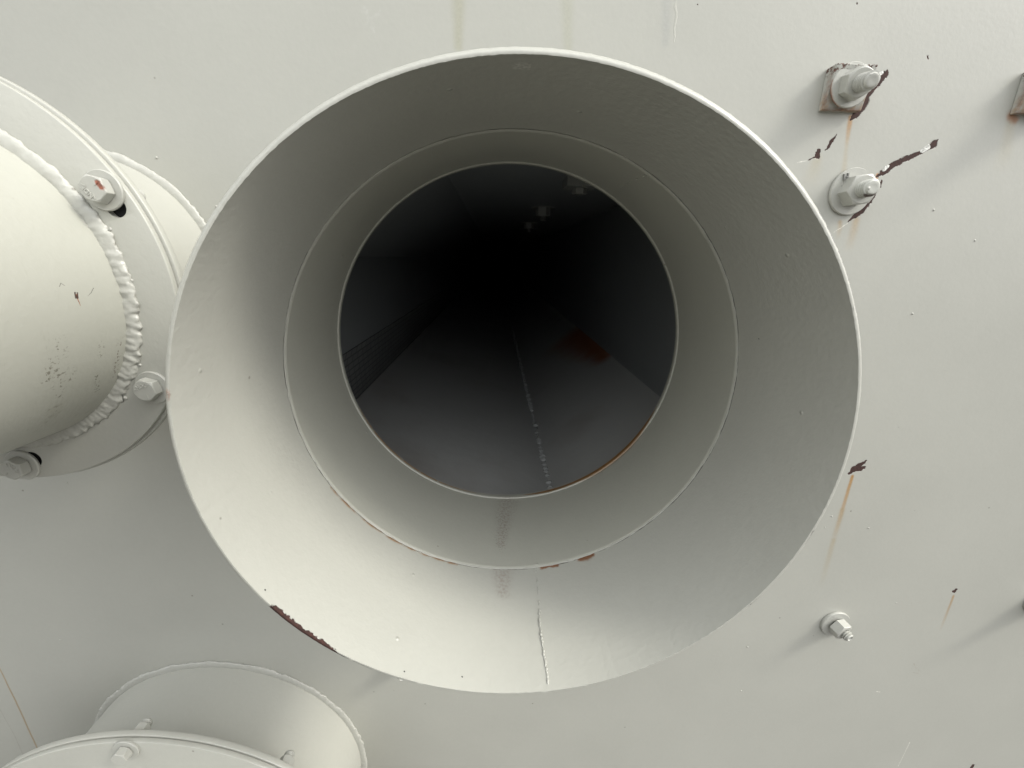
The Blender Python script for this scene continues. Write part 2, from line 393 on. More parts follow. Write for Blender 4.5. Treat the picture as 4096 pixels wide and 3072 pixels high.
collar_stains = [
    dict(pts=[[((a*.15, .0216, 0), .00035) for a in (-2.2, -1.6, -1.1, -.6, 0, .5, 1.0, 1.5, 2.0, 2.6)]], col=(.06, .055, .045), soft=.5, k=.8, warp=(160, .0006), patchy=(60, .38, .55)),
    dict(pts=[cpl((2010, 2290, .006), (2012, 2370, .004))], col=(.22, .165, .14), soft=.9, k=.55, warp=(90, .006), patchy=(420, .25, .75)),
    dict(pts=[[((ring_u(x, y), .0220, 0), .0011) for x, y in ring_pts]], col=(.25, .13, .05), soft=.9, k=.85, warp=(120, .0018), patchy=(90, .35, .6)),
    dict(pts=[[((ring_u(x, 2222), .0224, 0), w) for x, w in ((2310, .0014), (2345, .0030), (2372, .0018))],
              [((ring_u(x, 2250), .0222, 0), w) for x, w in ((2165, .0016), (2185, .0008), (2225, .0014))]], col=(.19, .070, .022), soft=.7, k=.9, warp=(300, .003)),
    dict(pts=[lip([(1111, 2426, .0012, .0030), (1170, 2478, .0008, .0024), (1260, 2536, .0008, .0024), (1330, 2578, .0012, .0024), (1402, 2615, .003, .0012)])],
         col=RUST_DARK, soft=.15, depth=.0007, warp=(330, .0042)),
    dict(pts=[lip([(1402, 2615, .0022, .0014), (1560, 2680, .0024, .0012), (1640, 2706, .0026, .0008)])], col=(.16, .13, .11), soft=.3, k=.9, warp=(260, .003), patchy=(700, .42, .52), depth=.0003),
    dict(pts=[lip([(3280, 860, .0030, .0009), (3380, 1080, .0033, .0010), (3425, 1300, .0034, .0010), (3430, 1500, .0035, .0008), (3405, 1700, .0035, .0006)])],
         col=(.13, .125, .13), soft=.3, k=.95, warp=(260, .002), patchy=(300, .44, .50), depth=.0004),
    dict(pts=[lip([(3225, 2120, .0020, .0016), (3205, 2160, .0022, .0012)]), lip([(3020, 2375, .0020, .0010), (2985, 2405, .0020, .0016)]),
              lip([(2520, 2672, .0020, .0010), (2540, 2668, .0020, .0010)]), lip([(1900, 2760, .0024, .0006), (2400, 2720, .0024, .0009)])],
         col=(.13, .12, .11), soft=.3, k=.85, warp=(260, .002), patchy=(500, .40, .50), depth=.0004),
    dict(pts=[lip([(690, 1580, .001, .0018), (692, 1590, .001, .0016)])], col=(.36, .25, .20), soft=.5, k=.8, warp=(500, .002), patchy=(900, .4, .5)),
    dict(pts=[cpl((1618, 2677, .0004), (1619, 2678, .0004)), cpl((1848, 2700, .0004), (1849, 2701, .0004)), cpl((3035, 1355, .0004), (3036, 1356, .0004)),
              cpl((1068, 2350, .0004), (1069, 2351, .0004))], col=(.02, .02, .02), soft=.3, k=.95, warp=(400, .0002)),
    dict(pts=[cpl((2090, 232, .003), (2120, 236, .0025))], col=(.75, .74, .68), soft=.6, k=.6, warp=(300, .003), patchy=(700, .4, .6)),
]
M_collar = paint('collar_paint', CREAM, collar_stains, uv=True, rough=.38, bump=1.15, specks=.35)
tube_stains = [
    dict(pts=[tpl((2030, 2005, .009), (2015, 2090, .006), (2005, 2180, .003))], col=(.18, .13, .11), soft=.9, k=.5, warp=(90, .006), patchy=(500, .35, .7)),
    dict(pts=[tpl((2010, 2060, .006), (2000, 2190, .005))], col=(.10, .08, .07), soft=.6, k=.8, warp=(200, .004), patchy=(700, .58, .70)),
    dict(pts=[[((a*.15, .0932, 0), w) for a, w in ((.10, .0003), (.25, .0020), (.45, .0022), (.62, .0042), (.90, .0046), (1.12, .0016), (1.2, .0003))]],
         col=(.24, .115, .03), soft=.7, k=.95, warp=(150, .0012)),
    dict(pts=[[((a*.15, .0930, 0), w) for a, w in ((-.22, .0002), (-.55, .0010), (-.75, .0012), (-1.0, .0012), (-1.2, .0003))]],
         col=(.36, .19, .07), soft=.7, k=.85, warp=(150, .0012), patchy=(120, .30, .5)),
]
M_tube = paint('tube_paint', (.385,.385,.338), tube_stains, uv=True, rough=.42, bump=.8, specks=.3)
# collar: inside wall, rounded lip, outside wall
cp = [(RI0-.0002, Y_R+.020), (RI0, Y_R), (RI0+(RI1-RI0)*.5, (Y_R+Y_M)/2), (RI1, Y_M), (RI1+.0008, Y_M-.0002), (RI1+.0020, Y_M+.0006), (RI1+.0030, Y_M+.0018), (RI1+.0036, Y_M+.0050),
      (RI0+.0052, Y_R), (RI0+.0050, Y_R+.020)]
def rim_y(a, i):                            # the mouth is not cut quite square
    return (-.0022+.0084*((1-math.cos(a))/2)**2)*(1 if 3 <= i <= 7 else 0)
def rim_w(a, i):
    if i >= 3 and i <= 7: return 1 - .0065*math.cos(2*a) + .0012*nz(a*2.2, 4.0) + .0008*nz(a*55, i*.3) + .0006*nz(a*170, i*.5)
    return 1.0
collar = rev('collar', cp, pc, 720, M_collar, inlet, closed=True, rfun=rim_w, yfun=rim_y, angle=50)
# inner tube standing inside the collar: its end face is the ring one sees
tp = [(R_T+.0008, Y_R-.0012), (R_T+.0002, Y_R-.0006), (R_T, Y_R+.0010), (R_T, Y_T-.0045), (R_T-.0010, Y_T-.0038), (R_T-.0013, Y_T-.001), (R_T-.0006, Y_T+.0012), (R_T+.0030, Y_T+.0016),
      (R_T+.0030, Y_T-.001), (R_T+.0011, Y_T-.0045), (R_T+.0011, Y_R-.0006)]
# v for the tube's inside is measured from the ring
tube = rev('inner_tube', tp[2:]+tp[:2], pc, 480, M_tube, inlet, closed=True, angle=45)
# painted-over tack weld line along the ring, broken and uneven
weld_ring('ring_weld', pc(Y_R), Y_R-.0010, R_T+.0009, .0004, .0008, M_collar, inlet, n=1400, m=8, seed=3.1, bump=.9)
# longitudinal seams
def bead_line(name, pts, w, mat, parent, seed=0, gap=.0, step=.0022):
    """string of small weld dimples along a 3-D polyline: one mesh"""
    V, Fc = [], []
    tot = []
    for i in range(len(pts)-1):
        a, b = Vector(pts[i]), Vector(pts[i+1]); k = max(1, int((b-a).length/step))
        tot += [a.lerp(b, q/k) for q in range(k)]
    for q, p in enumerate(tot):
        if random.random() < gap: continue
        r = w*(.55+.7*random.random()); c = p+Vector((random.uniform(-1, 1), random.uniform(-1, 1), 0))*w*.35
        b0 = len(V); ns, nr = 8, 4
        for u in range(nr+1):
            th = PI*u/nr
            for v in range(ns):
                ph = 2*PI*v/ns
                V.append((c.x+r*math.sin(th)*math.cos(ph), c.y+r*1.5*math.cos(th), c.z+r*.75*math.sin(th)*math.sin(ph)))
        for u in range(nr):
            for v in range(ns): Fc.append((b0+u*ns+v, b0+u*ns+(v+1) % ns, b0+(u+1)*ns+(v+1) % ns, b0+(u+1)*ns+v))
    return mesh_obj(name, V, Fc, mat, parent, angle=180)
def on_collar_pt(px, py):
    a, y = on_inlet(px, py, RC, .12, .60); r = RC(y)*(1-.0072*max(0, (Y_R-y)/(Y_R-Y_M))*math.cos(2*a)); c = pc(y); return (c[0]+r*math.sin(a), y, c[1]-r*math.cos(a))
def on_tube_pt(px, py):
    a, y = on_inlet(px, py, lambda q: R_T, .12, .60); c = pc(y); return (c[0]+R_T*math.sin(a), y, c[1]-R_T*math.cos(a))
bead_line('seam_weld', [on_collar_pt(*p) for p in ((2143, 2275), (2152, 2350), (2160, 2480))], .0007, M_collar, inlet, gap=.25)
bead_line('seam_weld', [on_collar_pt(*p) for p in ((2158, 2480), (2170, 2580), (2185, 2680), (2194, 2742))], .00075, M_collar, inlet, step=.0010)
bead_line('seam_weld', [on_tube_pt(*p) for p in ((2590, 700), (2540, 718), (2480, 752))], .0007, M_tube, inlet, gap=.35, step=.003)
# bead where the collar's tube meets the wall outside
weld_ring('wall_weld', pc(W), W-.002, R_T+.0055, .004, .004, M_weld, inlet, n=500, m=8, seed=8)

# ------------------------------------------------------------------ duct behind the wall
def scaled(px, py, k):
    p = at(px, py, W); return (p.x*k, H+(p.z-H)*k)
P_rc = scaled(2497, 1465, 1.75); P_seam = scaled(2200, 1955, 1.18)
P_mt = scaled(1370, 1413, 1.28); P_mb = scaled(1400, 1620, 1.50); zc_ = H+.088
P_cl = (scaled(1796, 710, 1)[0]*1.45, zc_)
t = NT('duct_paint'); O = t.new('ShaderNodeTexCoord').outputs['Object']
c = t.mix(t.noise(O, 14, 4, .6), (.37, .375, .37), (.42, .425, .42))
rustp = t.warp(O, 40, .025)
ra = at(2400, 1400, W)
def duct_pt(px, py, A, B):
    """where the sight line meets the plane through duct edge points A and B (planes run along Y)"""
    p = at(px, py, 1.0); d = (p.x, p.z-H); a = (A[0], A[1]-H); b = (B[0], B[1]-H); e = (b[0]-a[0], b[1]-a[1])
    y = (a[0]*e[1]-a[1]*e[0])/(d[0]*e[1]-d[1]*e[0]); return Vector((d[0]*y, y, H+d[1]*y))
r1 = duct_pt(2330, 1335, P_rc, P_seam); r2 = duct_pt(2420, 1430, P_rc, P_seam)
D0 = Vector((0, W, H))
def loc(v): return tuple(Vector(v)-D0)
c = t.mix(t.math('MULTIPLY', t.poly(rustp, [(loc(r1), .065), (loc(r2), .022)], soft=.9), .95), c, (.30, .095, .03))
r3 = duct_pt(1750, 1580, P_seam, P_mb)
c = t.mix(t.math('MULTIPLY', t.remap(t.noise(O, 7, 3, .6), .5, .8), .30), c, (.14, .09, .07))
pit = t.warp(O, 300, .004)
for sx_ in (-.006, .0065):
    a_ = (P_seam[0]+sx_, .012, P_seam[1]-H+.001); b_ = (P_seam[0]+sx_, .075, P_seam[1]-H+.001)
    c = t.mix(t.math('MULTIPLY', t.seg(pit, a_, b_, .0032, .0012, .4), t.remap(t.noise(O, 330, 3, .6), .48, .56)), c, (.035, .02, .014))
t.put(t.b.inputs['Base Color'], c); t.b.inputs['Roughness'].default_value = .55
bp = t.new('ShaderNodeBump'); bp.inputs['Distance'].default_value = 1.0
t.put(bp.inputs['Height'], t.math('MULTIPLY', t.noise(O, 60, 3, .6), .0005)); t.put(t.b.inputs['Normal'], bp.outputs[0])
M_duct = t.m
M_dside = paint('duct_side_shaded', (.20, .212, .22), rough=.5, dirt=.3)  # side and ceiling grey darkened to stand in for the duct's deep shade
duct = empty('air_duct', tuple(D0), 'dark inside of the steel duct seen through the throat of the open pipe', 'duct')
Y0, Y1 = W+.0082, 9.0
def strip(name, A, B, mat, th=.003):
    d = Vector((B[0]-A[0], 0, B[1]-A[1])).normalized(); n_ = Vector((d.z, 0, -d.x))*th
    V = []
    for (x, z) in (A, B):
        for y in (Y0, Y1): V.append(Vector((x, y, z))); V.append(Vector((x, y, z))+n_)
    Fc = [(0, 2, 6, 4), (1, 3, 7, 5), (0, 1, 3, 2), (4, 5, 7, 6), (0, 1, 5, 4), (2, 3, 7, 6)]
    return mesh_obj(name, V, Fc, mat, duct, smooth=False)
P_tr = (P_rc[0], zc_); P_lw = (P_mt[0]-.012, H+.0)
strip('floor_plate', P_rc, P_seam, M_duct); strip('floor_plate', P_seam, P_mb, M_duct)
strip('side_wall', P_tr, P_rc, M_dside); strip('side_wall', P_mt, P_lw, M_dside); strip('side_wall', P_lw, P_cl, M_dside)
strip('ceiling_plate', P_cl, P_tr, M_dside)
t = NT('slotted_screen'); O = t.new('ShaderNodeTexCoord').outputs['Object']
br = t.new('ShaderNodeTexBrick'); mp = t.new('ShaderNodeMapping'); mp.inputs['Rotation'].default_value = (0, PI/2, PI/2)
t.put(mp.inputs['Vector'], O); t.put(br.inputs['Vector'], mp.outputs[0]); br.inputs['Scale'].default_value = 26
br.inputs['Color1'].default_value = (.17, .18, .18, 1); br.inputs['Color2'].default_value = (.15, .155, .16, 1); br.inputs['Mortar'].default_value = (.075, .075, .08, 1)
br.inputs['Mortar Size'].default_value = .03; t.put(t.b.inputs['Base Color'], br.outputs[0]); t.b.inputs['Roughness'].default_value = .6
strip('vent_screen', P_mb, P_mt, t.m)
V = [(x, Y1+dy, z) for dy in (0, .004) for (x, z) in (P_rc, P_seam, P_mb, P_mt, P_lw, P_cl, P_tr)]
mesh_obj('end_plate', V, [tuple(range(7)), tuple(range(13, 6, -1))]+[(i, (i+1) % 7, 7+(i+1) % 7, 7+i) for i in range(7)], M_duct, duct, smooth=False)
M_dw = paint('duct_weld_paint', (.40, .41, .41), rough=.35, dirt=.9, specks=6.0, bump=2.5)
sm = [duct_pt(2200-5, 1955, P_rc, P_seam)]
bead = []
nb = 900
Vb, Fb = [], []
for j in range(nb+1):
    y = W+.012+(j/nb)*1.1; w_ = .0058*(1+.45*nz(y*260, 1.2)); hgt = .0050*(.7+1.2*nz(y*380, 7.7)+.9*nz(y*900, 2.2))
    for i in range(7):
        b = PI*i/6; Vb.append((P_seam[0]-w_*math.cos(b), y, P_seam[1]+hgt*math.sin(b)+.0004))
for j in range(nb):
    for i in range(6): Fb.append((j*7+i, j*7+i+1, (j+1)*7+i+1, (j+1)*7+i))
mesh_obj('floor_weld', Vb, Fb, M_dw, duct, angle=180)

# ------------------------------------------------------------------ fasteners
def frame(axis, spin=0.0):
    """rotation whose local +Z is `axis`"""
    q = Vector(axis).normalized().to_track_quat('Z', 'Y'); return q.to_matrix() @ Matrix.Rotation(spin, 3, 'Z')
def put(V, base, R): return [Vector(base)+R @ Vector(v) for v in V]
def lathe(prof, n=48):
    V, Fc = [], []; m = len(prof)
    for j in range(n):
        a = 2*PI*j/n
        for r, z in prof: V.append((r*math.cos(a), r*math.sin(a), z))
    for j in range(n):
        j2 = (j+1) % n
        for i in range(m): Fc.append((j*m+i, j2*m+i, j2*m+(i+1) % m, j*m+(i+1) % m))
    return V, Fc
def washer_m(R, r, t_): return lathe([(r, 0), (R-.0002, 0), (R, t_*.25), (R, t_*.7), (R-.0005, t_), (r, t_)], 72)
def hex_m(af, h, cone=.94, cap=True, dome=0.0, bore=0.0, both=False):
    """hex prism with chamfered corners; bore = radius of the hole left for the rod (0 = solid head)"""
    n = 72; V, Fc = [], []; a2 = af/2
    def hr(a): b = (a % (PI/3))-PI/6; return a2/math.cos(b)
    rc_ = a2*cone; rings = []
    for kind in range(4):
        ring = []
        for j in range(n):
            a = 2*PI*j/n; r = hr(a)
            if kind == 0: p = (min(r, 9), 0 if not both else (r-rc_)*.5)
            elif kind == 1: p = (r, h-(r-rc_)*.55)
            elif kind == 2: p = (rc_, h)
            else: p = (bore if bore else .0001, h+dome)
            V.append((p[0]*math.cos(a), p[0]*math.sin(a), p[1]))
    for k in range(3):
        for j in range(n): Fc.append((k*n+j, k*n+(j+1) % n, (k+1)*n+(j+1) % n, (k+1)*n+j))
    if not bore: Fc.append(tuple(3*n+j for j in range(n)))
    Fc.append(tuple(n-1-j for j in range(n)))
    return V, Fc
def rod_m(R, L, pitch=.0021, depth=.0018, tip=.0012, cup=0.0):
    n, per = 48, 12; rows = int(L/pitch*per); V, Fc = [], []
    for i in range(rows+1):
        z = L*i/rows
        for j in range(n):
            a = 2*PI*j/n; ph = (z/pitch-a/(2*PI)) % 1.0; tr = min(1, max(0, 1.5*(1-abs(2*ph-1))-.18))
            r = R-depth*(1-tr)
            if z > L-tip: r = min(r, R-depth*.6-(z-(L-tip))*.7)
            V.append((r*math.cos(a), r*math.sin(a), z))
    for i in range(rows):
        for j in range(n): Fc.append((i*n+j, i*n+(j+1) % n, (i+1)*n+(j+1) % n, (i+1)*n+j))
    rt = R-depth*.6-tip*.7; b = len(V)
    for rr, zz in ((rt*.78, L+.0002), (rt*.5, L-cup)):
        for j in range(n): a = 2*PI*j/n; V.append((rr*math.cos(a), rr*math.sin(a), zz))
    for j in range(n):
        j2 = (j+1) % n
        Fc.append((rows*n+j, rows*n+j2, b+j2, b+j)); Fc.append((b+j, b+j2, b+n+j2, b+n+j))
    Fc.append(tuple(b+n+j for j in range(n)))
    return V, Fc
def text_mesh(s, size, depth, name, M4, mat, parent):
    cu = bpy.data.curves.new(name, 'FONT'); cu.body = s; cu.size = size; cu.extrude = depth; cu.align_x = 'CENTER'; cu.align_y = 'CENTER'; cu.offset = size*.012; cu.bevel_depth = size*.02
    to = bpy.data.objects.new(name, cu); scene.collection.objects.link(to)
    bpy.context.view_layer.update()
    me = bpy.data.meshes.new_from_object(to.evaluated_get(bpy.context.evaluated_depsgraph_get()))
    V = [M4 @ v.co for v in me.vertices]; Fc = [tuple(p.vertices) for p in me.polygons]
    bpy.data.objects.remove(to); bpy.data.meshes.remove(me)
    return mesh_obj(name, V, Fc, mat, parent, angle=30)
def rust_paint(name, center, rad, k=.9, side=None):
    """bolt paint with a rusty ring or patch; centre and radius local to the object"""
    return paint(name, (.412,.412,.376), [dict(pts=[[(center, rad), (side or center, rad)]], col=(.24, .06, .025), soft=.5, k=k, warp=(500, .002), depth=.0002)], rough=.4, specks=.6)
OUT = (0, -1, 0)
def stud(pxb, Yb, pxt, Yt, Wr, Wt, af, nh, rr, spin, label, cup=0.0, rodlab=None, tilt=None, mats=None, group='bolts through the steel wall'):
    """nut, washer and threaded end standing out of the wall; Yb = where the washer sits"""
    b = at(*pxb, Yb+Wt) if False else at(*pxb, Yb)
    b.y = Yb
    tip = at(*pxt, Yt); ax = (tip-b)
    ax = Vector((ax.x, ax.y, ax.z)); L = ax.length
    e = empty('wall_bolt', b, label, 'bolt', group)
    R = frame(ax); RW = frame(OUT)
    mm = mats or {}
    V, Fc = washer_m(Wr, rr+.0006, Wt); mesh_obj('washer', put(V, b-Vector((0, 0, 0)), RW), Fc, mm.get('washer', M_hard), e)
    V, Fc = hex_m(af, nh, bore=rr*.9); mesh_obj('nut', put(V, b+Vector((0, -Wt, 0)), frame(ax, 0) @ Matrix.Rotation(spin_fix(R, spin), 3, 'Z')), Fc, mm.get('nut', M_hard), e, angle=28, bevel=.0003)
    V, Fc = rod_m(rr, L, cup=cup); mesh_obj('threaded_rod', put(V, b, R), Fc, mm.get('rod', M_hard), e, angle=38)
    return e
def spin_fix(R, ang):
    """local spin so that a hex corner points at angle `ang` (radians, from +X towards +Z, seen from the camera)"""
    want = Vector((math.cos(ang), 0, math.sin(ang))); l = R.transposed() @ want
    return math.atan2(l.y, l.x)
# upper bolt on a bevelled square plate
pb = empty('bevel_plate', at(3380, 350, W), 'rust-edged square wedge plate under the washer of the upper bolt by the pipe mouth', 'plate', 'square wedge plates behind wall bolts')
def plate(corners_front, corners_back, mat, parent, name='plate_body'):
    V = list(corners_front)+list(corners_back)
    Fc = [(0, 1, 2, 3), (7, 6, 5, 4)]+[(i, 4+i, 4+(i+1) % 4, (i+1) % 4) for i in range(4)]
    return mesh_obj(name, V, Fc, mat, parent, smooth=False, bevel=.0006)
def wedge(cxw, czw, hwx, hwz, t_top, t_bot, lean=0.0):
    fr = [Vector((cxw-hwx, W-t_bot, czw-hwz)), Vector((cxw+hwx, W-t_bot, czw-hwz)), Vector((cxw+hwx, W-t_top, czw+hwz)), Vector((cxw-hwx, W-t_top, czw+hwz))]
    bk = [Vector((v.x, W-.0001, v.z)) for v in fr]
    return fr, bk
def rusty_plate_mat(name, c0, hx, hz):
    x0, x1, z0, z1 = -hx, hx, -hz, hz
    L = lambda x, z, w: ((x, -.006, z), w)
    return paint(name, (.412,.412,.376), [
        dict(pts=[[L(x0, z0, .009), L(x1, z0, .012)]], col=(.34, .19, .075), soft=.8, k=.6, warp=(150, .004), patchy=(160, .35, .6)),
        dict(pts=[[L(x0, z0-.004, .0048), L(x1, z0-.004, .0050)], [L(x0-.004, z0, .0042), L(x0-.004, z1, .0036)]], col=(.13, .040, .016), soft=.5, k=.95, warp=(300, .003)),
        dict(pts=[[L(x1-.004, z1, .0075), L(x1, z1, .0070)], [L(x0, z1, .0065), L(x0+.012, z1, .0065)]], col=(.10, .035, .022), soft=.3, k=.95, warp=(500, .004), patchy=(420, .50, .56), depth=.0004),
    ], rough=.5, specks=3, bump=1.5)
tl, tr_, bl_ = at(3304, 277, W), at(3500, 262, W), at(3272, 448, W)
hx = .0156; hz = (tl.z-bl_.z)/2; pcx = (tl.x+bl_.x)/2+hx; pcz = (tl.z+bl_.z)/2
pb.location = (pcx, W, pcz)
plate(*wedge(pcx, pcz, hx, hz, .0110, .0045), rusty_plate_mat('rusty_plate', None, hx, hz), pb)
ub = stud((3399, 343), W-.0082, (3491, 320), .3285, .0150, .0020, .0188, .0100, .0060, math.radians(34), 'upper bolt right of the pipe mouth, its washer sitting on a rusty square plate',
          mats=dict(washer=paint('upper_washer_paint', (.412,.412,.376), [dict(pts=[[((-.0150, 0, .005), .0010), ((-.0138, 0, -.007), .0014), ((-.008, 0, -.0132), .0012), ((.004, 0, -.0150), .0006)]], col=(.23, .07, .03), soft=.7, k=.9, warp=(300, .001))], rough=.4, specks=.5)))
mb = stud((3399, 768), W-.0003, (3494, 749), .3355, .0180, .0026, .0215, .0120, .0065, math.radians(7), 'middle right bolt between two brown paint chips, flat washer stamped with a letter',
          mats=dict(rod=paint('chipped_rod_paint', (.425,.43,.39), [dict(pts=[[((.005, -.0215, -.007), .003), ((-.004, -.0215, -.006), .002)]], col=(.10, .07, .06), soft=.3, k=.9, warp=(500, .003), depth=.0004)], rough=.4, specks=3)))
Mt = Matrix.Translation(at(3384, 709, W-.0034)) @ Matrix(((1, 0, 0), (0, 0, -1), (0, 1, 0))).to_4x4() @ Matrix.Rotation(.2, 4, 'Z')
wsh = [c_ for c_ in mb.children if c_.name.startswith('washer')][0]
text_mesh('H', .0068, .0004, 'stamped_letter', Mt, dark_mat('stamp_paint', (.16, .16, .15), .6), wsh)
lb = stud((3337, 2491), W-.0003, (3401, 2555), .3412, .0168, .0030, .0190, .0102, .0059, math.radians(53), 'small bolt with hollow threaded tip low on the right of the wall', cup=.0022)
# bolt mostly hidden behind the mouth's lower edge
tipp = at(1607, 2716, .336)
hb = empty('wall_bolt', (tipp.x, W, tipp.z), 'bolt peeking out from behind the lower left edge of the open pipe mouth', 'bolt', 'bolts through the steel wall')
V, Fc = washer_m(.0162, .006, .003); mesh_obj('washer', put(V, hb.location, frame(OUT)), Fc, M_hard, hb)
V, Fc = hex_m(.018, .0098, bore=.005); mesh_obj('nut', put(V, Vector(hb.location)+Vector((0, -.003, 0)), frame(OUT, .3)), Fc, M_hard, hb, angle=28, bevel=.0003)
V, Fc = rod_m(.0056, .024, cup=.0015); mesh_obj('threaded_rod', put(V, hb.location, frame(OUT)), Fc, M_hard, hb, angle=60)
# right-hand frame edge: plate and its bolt just outside, and one lower down whose shadow falls into view
p2 = at(4043, 455, W); p3 = at(4083, 296, W)
hx2 = .0225; c2x = (p2.x+p3.x)/2+hx2; c2z = (p2.z+p3.z)/2; hz2 = (p3.z-p2.z)/2+.001
pb2 = empty('bevel_plate', (c2x, W, c2z), 'rust-edged square wedge plate cut off by the right edge of the photo', 'plate', 'square wedge plates behind wall bolts')
plate(*wedge(c2x, c2z, hx2, hz2, .0105, .0045), rusty_plate_mat('rusty_plate_far', None, hx2, hz2), pb2)
e2 = empty('wall_bolt', (c2x+.0005, W-.0085, c2z), 'bolt on the rusty square plate at the right edge of the photo', 'bolt', 'bolts through the steel wall')
for nm, (V, Fc), off, sp in (('washer', washer_m(.0172, .007, .0022), 0, 0), ('nut', hex_m(.0205, .0105, bore=.006), .0022, .5), ('threaded_rod', rod_m(.0064, .024), 0, 0)):
    mesh_obj(nm, put(V, Vector(e2.location)+Vector((0, -off, 0)), frame(OUT, sp)), Fc, M_hard, e2, angle=30)
s3 = at(4150, 2405, W)
e3 = empty('wall_bolt', s3, 'bolt just beyond the right edge whose long shadow reaches into view', 'bolt', 'bolts through the steel wall')
for nm, (V, Fc), off, sp in (('washer', washer_m(.0172, .007, .0026), 0, 0), ('nut', hex_m(.0215, .011, bore=.006), .0026, .5), ('threaded_rod', rod_m(.0065, .034), 0, 0)):
    mesh_obj(nm, put(V, Vector(s3)+Vector((0, -off, 0)), frame(OUT, sp)), Fc, M_hard, e3, angle=30)

M_cb = paint('duct_bolt_dimmed', (.26, .265, .25), rough=.5)  # bolt colour lowered, putting the dimness inside the duct into the paint
def ceiling_bolt(px, py, wr_, plate_=False, short=False, af=.023, hh=.014):
    p = at(px, py, 1.0); Y = (zc_-H)/(p.z-H); c_ = Vector((p.x*Y, Y, zc_-.0004)); D = (0, 0, -1)
    V, Fc = hex_m(af, hh, bore=.005)
    o_ = mesh_obj('ceiling_bolt', put(V, c_+Vector((0, 0, -.0035 if not plate_ else -.012)), frame(D, .2)), Fc, M_cb, duct, angle=28, origin=c_, bevel=.0004)
    if plate_:
        V, Fc = lathe([(.0001, 0), (.024, 0), (.024, .012), (.0001, .012)], 4); mesh_obj('base_block', put(V, c_, frame(D, PI/4)), Fc, M_cb, o_, smooth=False)
    else:
        V, Fc = washer_m(wr_, .006, .0035); mesh_obj('washer', put(V, c_, frame(D)), Fc, M_cb, o_)
    if not short:
        V, Fc = rod_m(.0055, .025); mesh_obj('threaded_end', put(V, c_, frame(D)), Fc, M_cb, o_, angle=34)
ceiling_bolt(2172, 822, .0205); ceiling_bolt(2118, 886, .0205); ceiling_bolt(2322, 704, .0205, True, True, .0145, .0065)
# ------------------------------------------------------------------ flanged pipes
def slot_cut(o, cutters):
    for V, Fc in cutters:
        me = bpy.data.meshes.new('cut'); me.from_pydata([tuple(Vector(v)-parent_loc(o)) for v in V], [], Fc)
        bm = bmesh.new(); bm.from_mesh(me); bmesh.ops.recalc_face_normals(bm, faces=bm.faces); bm.to_mesh(me); bm.free()
        co = bpy.data.objects.new('cut', me); scene.collection.objects.link(co); co.location = parent_loc(o)
        md = o.modifiers.new('cut', 'BOOLEAN'); md.object = co; md.operation = 'DIFFERENCE'; md.solver = 'EXACT'
        bpy.context.view_layer.update()
        nm = bpy.data.meshes.new_from_object(o.evaluated_get(bpy.context.evaluated_depsgraph_get()))
        o.modifiers.clear(); old = o.data; o.data = nm; bpy.data.meshes.remove(old); bpy.data.objects.remove(co)
def slot(c, ang, half, r, y0, y1):
    """elongated hole along direction ang"""
    V, Fc = [], []; n = 20; d = Vector((math.cos(ang), 0, math.sin(ang)))
    ring = []
    for k in range(n+1):
        a = ang-PI/2+PI*k/n; ring.append((c[0]+d.x*half+r*math.cos(a), c[1]+d.z*half+r*math.sin(a)))
    for k in range(n+1):
        a = ang+PI/2+PI*k/n; ring.append((c[0]-d.x*half+r*math.cos(a), c[1]-d.z*half+r*math.sin(a)))
    m = len(ring)
    V = [(x, y0, z) for x, z in ring]+[(x, y1, z) for x, z in ring]
    Fc = [tuple(range(m)), tuple(range(2*m-1, m-1, -1))]+[(i, (i+1) % m, m+(i+1) % m, m+i) for i in range(m)]
    return V, Fc
def flange_profile(ri, ro, ya, yb, e=.0006):
    return [(ri, ya), (ro-e, ya), (ro-e*.3, ya+e*.3), (ro, ya+e), (ro, yb-e), (ro-e*.3, yb-e*.3), (ro-e, yb), (ri, yb)]
